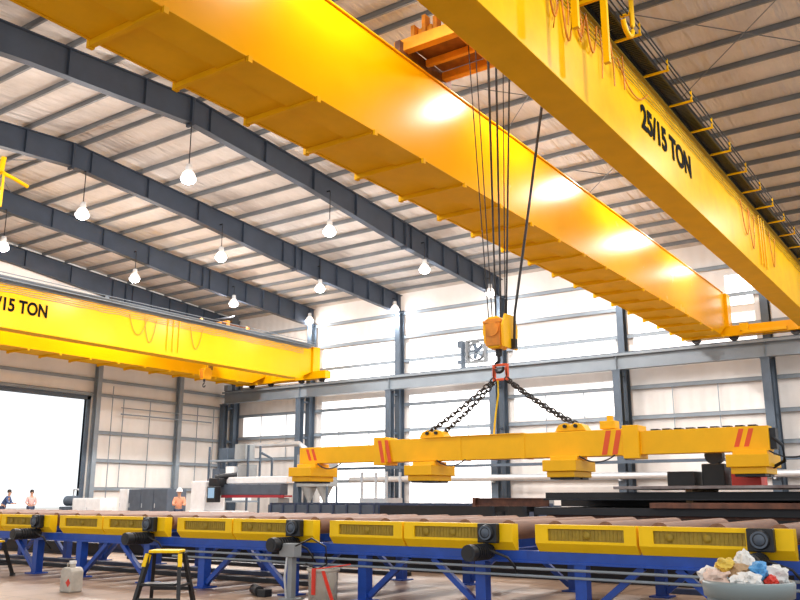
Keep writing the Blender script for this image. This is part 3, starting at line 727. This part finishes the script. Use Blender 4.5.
cab('work_bench',28.0,29.0,38.2,40.6,1.35,'white','low white bench cabinet next to the bright open door','cabinet')
r=empty('pump_unit',(28.5,41.2,0),'small blue grey pump unit on a stand at the edge of the open door','pump')
MB().box(28.1,28.9,40.9,41.9,.0,.9).build('stand',M['steel'],r); MB().cyl((28.5,40.95,1.2),(28.5,41.8,1.2),.28,18).build('tank',M['steel'],r); MB().tube([(28.5,41.3,1.45),(28.5,41.3,1.8),(28.5,40.9,1.8)],.05,8).build('pipe',M['silver'],r)
# racks at hall corner
def rack(x,y0,y1,h,label,lv):
    r=empty('storage_rack',(x,(y0+y1)/2,0),label,'rack')
    for xx in(x-.5,x+.5):
        for yy in(y0,y1): MB().box(xx-.05,xx+.05,yy-.05,yy+.05,0,h).build('upright',M['steel'],r)
    for z in lv: MB().box(x-.5,x+.5,y0,y1,z-.1,z).build('shelf',M['girt'],r)
    return r
rack(37.0,36.2,39.5,4.4,'tall grey steel rack of boxes in the hall corner behind the cutting machine',(1.2,2.5,3.6))
i=0
for y,z,s,mt,lb in((36.7,2.5,.8,'grey','grey box on the middle shelf at the right end of the corner rack'),(37.8,2.5,.7,'white','white box in the middle of the corner rack, middle shelf'),(39.0,2.5,.6,'machine','slate box at the left end of the corner rack, middle shelf'),(37.0,3.6,.9,'grey','large grey box on top of the corner rack, right end'),(38.4,3.6,.7,'steel','blue grey box on top of the corner rack, left end'),(38.6,1.2,.9,'steel','blue grey box on the lowest shelf of the corner rack'),(37.1,1.2,.8,'white','white box on the lowest shelf of the corner rack')):
    tag(MB().box(36.6,37.4,y-s/2,y+s/2,z,z+s).build('storage_box',M[mt],None,bevel=.02),lb,'box')
r=empty('dust_collector',(39.5,33.5,0),'grey dust collector with two hoppers and a round duct near the third wall column','dust collector')
MB().box(39.0,40.0,32.2,34.6,2.0,3.9).build('housing',M['grey'],r,bevel=.03)
for y in(32.8,34.0): MB().lathe([(.5,2.0),(.12,1.2),(.12,1.0)],(39.5,y,0),16).build('hopper',M['grey'],r)
for x in(39.05,39.95):
    for y in(32.25,34.55): MB().box(x-.05,x+.05,y-.05,y+.05,0,2.0).build('leg',M['steel'],r)
MB().tube([(39.5,34.4,3.9),(39.5,34.4,4.3),(39.5,34.9,4.6),(39.5,38.6,4.6)],.16,12).build('duct',M['silver'],r)
# pipes along wall
m=MB().tube([(42.2,4,2.45),(42.2,33,2.45)],.17,14); 
for y in FR: 
    if y>4 and y<33: m.box(42.15,42.55,y-.05,y+.05,2.2,2.28)
tag(m.build('silver_pipe',M['silver']),'thick silver pipe running along the wall columns behind the lifting beam','pipe')
m=MB().box(42.0,42.3,3,37,3.05,3.2); tag(m.build('cable_tray',M['steel']),'blue grey cable tray running above the thick silver pipe','cable tray')
# wall fan
r=empty('wall_fan',(44.0,25.0,9.2),'square louvred exhaust fan high on the side wall just left of the hook block','fan')
MB().box(43.95,44.25,24.2,25.6,9.3,9.42).box(43.95,44.25,24.2,25.6,10.6,10.72).box(43.95,44.25,24.2,24.35,9.42,10.6).box(43.95,44.25,25.45,25.6,9.42,10.6).build('housing',M['fan'],r)
m=MB().lathe([(.52,0),(.58,0),(.58,.25),(.52,.25),(.52,0)],(43.96,24.9,10.0),28,'x'); m.build('shroud',M['fan'],r)
m=MB()
for k in range(5):
    a=2*PI*k/5; c=Vector((44.08,24.9,10.0)); p=c+Vector((0,math.cos(a),math.sin(a)))*.06; q=c+Vector((0,math.cos(a),math.sin(a)))*.48
    m.bar(p,q,.22,.02,up=(1,0.3,0))
m.lathe([(0,-.08),(.1,-.08),(.12,.05)],(44.08,24.9,10.0),16,'x'); m.build('blade_rotor',M['steel'],r)
MB().box(43.8,44.2,25.75,25.85,8.95,10.7).box(43.8,44.2,24.2,25.85,8.95,9.05).box(43.82,44.2,25.85,26.1,10.3,10.7).box(43.82,44.2,25.85,26.1,9.3,9.5).build('mounting_bracket',M['steel'],r)
# equipment on plates
r=empty('welding_set',(16.0,4.0,1.55),'black machine with an upright arm standing on the plate stack under the right magnet','welding machine')
MB().box(15.8,16.3,3.95,4.35,1.55,1.95).build('body',M['black'],r,bevel=.02); MB().bar((16,4.15,1.95),(16,4.15,2.45),.1,.1).bar((16,4.15,2.43),(16,3.85,2.45),.08,.08).build('arm',M['black'],r); MB().cyl((15.9,4.15,2.1),(16.1,4.15,2.1),.16,16).build('reel',M['dark'],r)
tag(MB().box(15.7,16.3,4.45,4.95,1.55,1.82).build('tool_box',M['black'],None,bevel=.02),'black tool box left of the black machine on the plates','box')
tag(MB().box(15.8,16.3,3.35,3.85,1.55,1.83).box(15.98,16.1,3.5,3.7,1.83,1.87).build('tool_box',M['red'],None,bevel=.02),'red tool box under the rightmost magnet','box')
# brake press / cart below left magnets
r=empty('parts_cart',(20.6,15.4,0),'light grey wire cart standing behind the cutting table under the second magnet','cart')
MB().box(20.4,21.2,14.6,15.6,.9,1.35).build('basket',M['silver'],r)
for x in(20.45,21.15):
    for y in(14.65,15.55): MB().box(x-.03,x+.03,y-.03,y+.03,.06,2.1).build('post',M['silver'],r)
for y in(9.8,11.2): 
    tag(MB().box(20.8,21.4,y,y+.7,0,1.35).box(20.75,20.8,y+.1,y+.6,.6,1.2).build('control_cabinet',M['grey' if y<10 else 'red'],None,bevel=.02),'grey control cabinet behind the cutting table' if y<10 else 'small red cabinet behind the black part of the cutting table','cabinet')

# yellow boom lift basket at left edge
r=empty('boom_lift',(13,26.5,0),'yellow boom lift basket just entering at the left edge under the rafters','boom lift')
m=MB()
for z in(10.9,11.5,12.1):
    m.tube([(12.9,26.3,z),(14.4,26.3,z),(14.4,27.9,z),(12.9,27.9,z)],.05,8)
for x,y in((14.4,26.3),(14.4,27.9),(13.5,26.3),(13.5,27.9)): m.tube([(x,y,10.9),(x,y,12.1)],.045,8)
m.tube([(14.4,26.3,12.05),(14.8,26.3,11.98),(15.3,26.3,11.85)],.07,8)
m.tube([(14.4,26.5,12.1),(14.45,26.5,12.7)],.09,8)
m.build('basket_rail',M['craneB'],r)
MB().box(12.9,14.4,26.3,27.9,10.83,10.89).build('basket_floor',M['dark'],r)
MB().bar((12.9,27.1,10.8),(9.5,28.5,1.0),.3,.35).build('boom',M['trolley'],r)
MB().box(8.4,10.6,27.2,29.6,.35,1.3).build('chassis',M['trolley'],r,bevel=.05)
for x in(8.7,10.3):
    for y in(27.3,29.5): MB().cyl((x,y-.12,.36),(x,y+.12,.36),.36,20).build('wheel',M['black'],r)

# ------------------------------------------------------------------ foreground
def stool(loc,rot,h,label):
    r=empty('step_stool',(0,0,0),label,'step stool')
    W=.19
    m=MB().box(-.15,.13,-W,W,h-.035,h); m.build('top_step',M['conv'],r,bevel=.008)
    MB().box(-.30,-.06,-W-.02,W+.02,h*.47-.03,h*.47).build('lower_step',M['black'],r,bevel=.006)
    for s in(-1,1):
        MB().bar((-.10,s*W,h-.04),(-.34,s*(W+.09),0.02),.045,.06).build('leg',M['black'],r)
        MB().bar((.08,s*W,h-.04),(.32,s*(W+.09),0.02),.045,.05).build('leg',M['black'],r)
        MB().bar((-.12,s*(W+.01),h-.05),(-.17,s*(W+.03),h*.72),.05,.065).build('yellow_bracket',M['conv'],r)
        MB().bar((-.24,s*(W+.055),h*.42),(.22,s*(W+.055),h*.42),.02,.03).build('brace',M['black'],r)
        for x in(-.34,.32): MB().box(x-.04,x+.04,s*(W+.09)-.03,s*(W+.09)+.03,0,.05).build('rubber_foot',M['black'],r)
    MB().box(.2,.23,-W-.05,W+.05,h*.3,h*.36).box(-.31,-.29,-W-.06,W+.06,.1,.17).build('cross_bar',M['black'],r)
    r.location=loc; r.rotation_euler=(0,0,rot); return r
stool((7.4,8.68,0),.55,.72,'black step stool with a yellow top step standing in front of the conveyor')
stool((8.6,14.75,0),.5,.62,'step stool with a yellow top cut by the left edge')
# jug
def jug(loc):
    r=empty('fuel_jug',loc,'off white plastic jug with a red diamond label left of the step stool','jug')
    x,y,z=loc
    m=MB().prism([(y-.13,0),(y+.13,0),(y+.13,.30),(y+.08,.35),(y-.08,.35),(y-.13,.30)],'x',x-.11,x+.11); m.build('body',M['jug'],r,bevel=.02)
    MB().cyl((x,y,.35),(x,y,.40),.045,16).build('neck',M['jug'],r); MB().cyl((x,y,.40),(x,y,.44),.052,16).build('cap',M['paper'],r)
    MB().tube([(x-.02,y+.1,.33),(x-.02,y+.09,.40),(x-.02,y+.03,.41)],.014,6).build('handle',M['jug'],r)
    MB().prism([(y-.08,.08),(y-.02,.14),(y-.08,.20),(y-.13+.0,.14)],'x',x-.114,x-.111).build('red_label',M['red'],r)
jug((8.0,11.46,0))
# clear container with red strap
r=empty('plastic_container',(9.2,7.4,0),'clear plastic tub with a red strap on the floor beside the electrical box','tub')
x,y=9.1,7.55
m=MB(); m.smooth=True; m.lathe([(0,.0),(.17,.0),(.19,.04),(.20,.40),(.21,.42),(.20,.43),(.185,.40),(.175,.05),(0,.03)],(x,y,0.002),28); m.build('tub',M['glass'],r)
MB().lathe([(.212,.40),(.222,.40),(.222,.44),(.212,.44),(.212,.40)],(x,y,0),28).build('rim',M['jug'],r)
MB().box(x-.24,x-.225,y-.06,y+.0,.12,.45).bar((x-.2,y-.03,.44),(x+.05,y-.42,.5),.05,.012).bar((x-.2,y-.16,.42),(x-.22,y-.36,.02),.05,.014).build('red_strap',M['red'],r)
tag(MB().cyl((9.15,8.75,.07),(9.35,9.05,.07),.07,14).box(9.1,9.25,8.6,8.75,0,.1).build('black_hose_fitting',M['black'],None,bevel=.01),'black fitting lying on the floor left of the electrical box','fitting')
m=MB()
for i in range(26):
    a=random.random()*6.28; rr=random.random()**.5*.45; cx_,cy_=8.85+rr*math.cos(a)*.5,7.3+rr*math.sin(a); s=.02+.04*random.random()
    m.bar((cx_-s,cy_,.012),(cx_+s,cy_+.04,.012+.03*random.random()),s,.012)
tag(m.build('floor_debris',M['card']),'brown scraps scattered on the floor by the clear tub','debris',None,'stuff')
# trash bin
r=empty('trash_bin',(5.05,1.19,0),'round grey plastic trash bin heaped with rubbish at the lower right','trash bin')
bx,by=5.05,1.19
m=MB(); m.lathe([(0,.02),(.175,.02),(.185,.0),(.19,.04),(.218,.84),(.222,.86),(.208,.86),(.18,.06),(0,.05)],(bx,by,0),40); m.build('body',M['bin'],r)
m=MB(); m.lathe([(.221,.83),(.232,.83),(.240,.90),(.232,.915),(.218,.905),(.214,.86)],(bx,by,0),40); m.build('rim',M['binlip'],r)
m=MB().lathe([(.215,.77),(.225,.775),(.225,.785),(.215,.79)],(bx,by,0),40); m.build('rib_band',M['bin'],r)
d=Vector((.55,-.83,0))
m=MB().tube([(bx-.20,by+.19,.80),(bx-.27,by+.2,.76),(bx-.27,by+.14,.74),(bx-.24,by+.1,.78)],.014,6); m.build('handle',M['bin'],r)
def crumple(name,loc,s,mt,label,cat,seed,grp='rubbish heaped in the trash bin'):
    import bmesh
    from mathutils import noise
    bm=bmesh.new(); bmesh.ops.create_icosphere(bm,subdivisions=3,radius=1)
    for v in bm.verts:
        n=noise.noise(v.co*1.9+Vector((seed*3.1,0,0)))*.55+noise.noise(v.co*4.5+Vector((0,seed,0)))*.28
        v.co*= (.8+n*.8); v.co.x*=s[0]*1.25; v.co.y*=s[1]*1.25; v.co.z*=s[2]*1.2
    me=bpy.data.meshes.new(name); bm.to_mesh(me); bm.free(); me.materials.append(M[mt])
    o=bpy.data.objects.new(name,me); col.objects.link(o); o.location=loc; tag(o,label,cat,grp)
# rim frame directions: image right = (-.57*-1...)
RV=Vector((.57,-.82,0)); FV=Vector((.82,.57,0)); BC=Vector((bx,by,0))
def tp(u,f,z): return tuple(BC+RV*u*.98+FV*max(-.10,f)+Vector((0,0,z-.012)))
T=[('paper_wrap',(-.17,.02,.93),(.07,.07,.05),'pinkp','pinkish crumpled paper at the left rim of the bin','paper'),
 ('food_wrapper',(-.10,.05,1.0),(.05,.05,.04),'yelw','yellow wrapper sticking up left of the middle of the bin','wrapper'),
 ('plastic_bag',(-.03,-.12,.93),(.09,.07,.045),'paper','white plastic bag at the front of the bin','bag'),
 ('cardboard_scrap',(-.01,0,.96),(.08,.08,.05),'card','brown cardboard scrap in the middle of the bin','cardboard'),
 ('paper_cup_wrap',(.03,.10,1.02),(.055,.05,.06),'paper','white crumpled bag topmost of the heap','bag'),
 ('blue_wrapper',(.04,-.06,.98),(.05,.05,.045),'bluew','light blue crumpled wrapper right of the middle','wrapper'),
 ('paper_wrap',(.14,-.02,.95),(.07,.07,.06),'paper','white paper bundle at the right rim of the bin','paper'),
 ('red_wrapper',(.09,-.15,.93),(.035,.03,.03),'red','small red wrapper at the front right of the bin','wrapper'),
 ('foam_cup_scrap',(-.09,-.16,.925),(.05,.04,.035),'paper','small white scrap at the front left rim','scrap'),
 ('cardboard_scrap',(.18,.08,.93),(.06,.06,.05),'card','brown cardboard scrap at the right back rim','cardboard'),
 ('pink_bag',(-.16,.13,.94),(.06,.06,.05),'paper','white scrap behind the pink paper at the left','scrap'),
 ('trash_bag_fill',(0,.02,.88),(.165,.165,.04),'pinkp','dull pink bag filling the bin below the heap','bag')]
for i,(n,(u,f,z),s,mt,lb,ct) in enumerate(T): crumple(n,tp(u,f,z),s,mt,lb,ct,i+2)
MBp=MB().tube([tp(-.28,-.02,.02),tp(-.30,.06,.75)],.018,8).tube([tp(-.36,.0,.02),tp(-.30,.06,.75)],.018,8)
tag(MBp.build('white_stand',M['paper']),'white tube stand leaning at the left of the trash bin','stand')

# ------------------------------------------------------------------ people
def skinned(name,nodes,edges,mat,parent,sub=2):
    me=bpy.data.meshes.new(name); me.from_pydata([n[0] for n in nodes],edges,[]); me.materials.append(mat)
    o=bpy.data.objects.new(name,me); col.objects.link(o); o.parent=parent
    s=o.modifiers.new('skin','SKIN'); s.use_smooth_shade=True
    if not me.skin_vertices: me.attributes
    for i,n in enumerate(nodes):
        sv=me.skin_vertices[0].data[i]; rr=n[1]; sv.radius=(rr,rr) if not isinstance(rr,tuple) else rr; sv.use_root=(i==0)
    b=o.modifiers.new('sub','SUBSURF'); b.levels=sub; b.render_levels=sub
    return o
def person(loc,rot,label,shirt,hat,lean=0.,bend=0.,sc=.96):
    r=empty('person',(0,0,0),label,'person')
    L=lean
    P={'pel':((0,0,.98),.13),'bel':((L*.3,0,1.12),.125),'che':((L*.8,0,1.33),.145),'nek':((L,0,1.50),.06),'hd0':((L*1.1+.01,0,1.60),.075),'hd1':((L*1.1+.015,0,1.70),.095),'hd2':((L*1.1,0,1.76),.07)}
    nodes=[]; idx={}
    def add(k,p,rr): idx[k]=len(nodes); nodes.append((p,rr)); return idx[k]
    for k,(p,rr) in P.items(): add(k,p,rr)
    ed=[(0,1),(1,2),(2,3),(3,4),(4,5),(5,6)]
    for s,n in((-1,'R'),(1,'L')):
        a=add('sh'+n,(L*.9,s*.19,1.43),.06); b=add('el'+n,(L*.9+.05+bend*.1,s*.25,1.16),.045); c=add('wr'+n,(L+.22+bend*.1,s*.17,1.05+bend*.12),.03); d=add('pa'+n,(L+.29+bend*.1,s*.155,1.05+bend*.13),.035)
        ed+=[(2,a),(a,b),(b,c),(c,d)]
        for k in range(4):
            f1=add('f%d'%k+n,(L+.35+bend*.1,s*(.125+.02*k),1.04+bend*.13),.010); f2=add('g%d'%k+n,(L+.385-abs(k-1.5)*.008+bend*.1,s*(.125+.02*k),1.015+bend*.13),.009); ed+=[(d,f1),(f1,f2)]
        t1=add('t'+n,(L+.29+bend*.1,s*.11,1.07+bend*.13),.011); t2=add('u'+n,(L+.325+bend*.1,s*.10,1.06+bend*.13),.009); ed+=[(d,t1),(t1,t2)]
        h=add('hp'+n,(0,s*.10,.9),.10); kn=add('kn'+n,(.03,s*.11,.5),.065); an=add('an'+n,(-.02,s*.12,.1),.045); to=add('to'+n,(.14,s*.13,.05),.04)
        ed+=[(0,h),(h,kn),(kn,an),(an,to)]
    body=skinned('body',nodes,ed,M['skin'],r)
    # clothing
    q=lambda k,g:(nodes[idx[k]][0],nodes[idx[k]][1]+g)
    mid=lambda k,j,t,rr:(tuple(Vector(nodes[idx[k]][0]).lerp(Vector(nodes[idx[j]][0]),t)),rr)
    sn=[q('pel',.02),q('bel',.02),q('che',.022),(nodes[idx['nek']][0],.075)]; se=[(0,1),(1,2),(2,3)]
    for n in'RL':
        i=len(sn); sn+=[q('sh'+n,.02),q('el'+n,.02),mid('el'+n,'wr'+n,.8,.045)]; se+=[(2,i),(i,i+1),(i+1,i+2)]
    skinned('shirt',sn,se,shirt,r)
    tn=[((0,0,.99),.145)]; te=[]
    for n in'RL':
        i=len(tn); tn+=[q('hp'+n,.02),q('kn'+n,.022),(tuple(Vector(nodes[idx['an'+n]][0])+Vector((0,0,.04))),.065)]; te+=[(0,i),(i,i+1),(i+1,i+2)]
    skinned('trousers',tn,te,M['jeans'],r)
    for n in'RL': skinned('boot',[(tuple(Vector(nodes[idx['an'+n]][0])),.062),(tuple(Vector(nodes[idx['an'+n]][0])+Vector((0,0,-.04))),.06),(nodes[idx['to'+n]][0],.05)],[(0,1),(1,2)],M['boots'],r,1)
    hx=L*1.1
    if hat:
        m=MB(); m.smooth=True; m.lathe([(0,1.90),(.06,1.89),(.11,1.85),(.135,1.78),(.14,1.74),(.16,1.735),(.15,1.725),(.13,1.735)],(hx,0,0),24); m.build('hard_hat',M['hat'],r)
    else:
        m=MB(); m.smooth=True; m.lathe([(0,1.855),(.06,1.845),(.10,1.80),(.108,1.74),(.10,1.68)],(hx-.015,0,0),20); m.build('hair',M['hair'],r)
    m=MB(); m.cyl((hx+.10,0,1.675),(hx+.125,0,1.66),.014,8); m.build('nose',M['skin'],r)
    m=MB()
    for s in(-1,1): m.cyl((hx+.092,s*.032,1.70),(hx+.103,s*.032,1.70),.011,8)
    m.box(hx+.085,hx+.1,-.022,.022,1.625,1.632); m.build('face_features',M['hair'],r)
    for s in(-1,1): MB().box(hx-.01,hx+.02,s*.098-.01,s*.098+.01,1.66,1.72).build('ear',M['skin'],r,bevel=.006)
    r.location=loc; r.rotation_euler=(0,0,rot); r.scale=(sc,sc,sc); return r
person((24.4,28.1,0),-2.2,'person in a white hard hat and peach shirt standing left of the cutting machine',M['orange_shirt'],True,.05,1.,.93)
person((25.85,41.0,0),-2.0,'person in a pale pink shirt standing inside the bright open door',M['pink_shirt'],False,.0,0.)
person((24.6,41.5,0),-.9,'person in a dark blue shirt leaning forward at the left edge of the open door',M['blue_shirt'],False,.28,.5)

# ------------------------------------------------------------------ world, camera, view
w=bpy.data.worlds.new('sky'); scene.world=w; w.use_nodes=True
nt=w.node_tree; bg=nt.nodes['Background']
bg.inputs[0].default_value=(.93,.97,1,1); bg.inputs[1].default_value=WORLD if 'WORLD' in globals() else 2.5
f=843.; hy=498.
p=math.atan((hy-300)/f); yaw=math.atan(600/math.hypot(f,hy-300))
F=Vector((math.cos(yaw)*math.cos(p),math.sin(yaw)*math.cos(p),math.sin(p))); R=Vector((math.sin(yaw),-math.cos(yaw),0)); U=R.cross(F)
cam=bpy.data.cameras.new('camera'); cam.sensor_width=36; cam.lens=f/800*36; cam.clip_end=500
co=bpy.data.objects.new('camera',cam); col.objects.link(co)
mt=Matrix((R,U,-F)).transposed().to_4x4(); mt.translation=Vector((0,0,1.35)); co.matrix_world=mt
scene.camera=co
vs=scene.view_settings; scene.display_settings.display_device='sRGB'
vs.view_transform='Standard'; vs.look='None'; vs.gamma=1; vs.use_curve_mapping=False; vs.exposure=-.85
cy=scene.cycles; cy.use_denoising=True; cy.max_bounces=8; cy.diffuse_bounces=5; cy.glossy_bounces=3; cy.transmission_bounces=5; cy.sample_clamp_indirect=6.
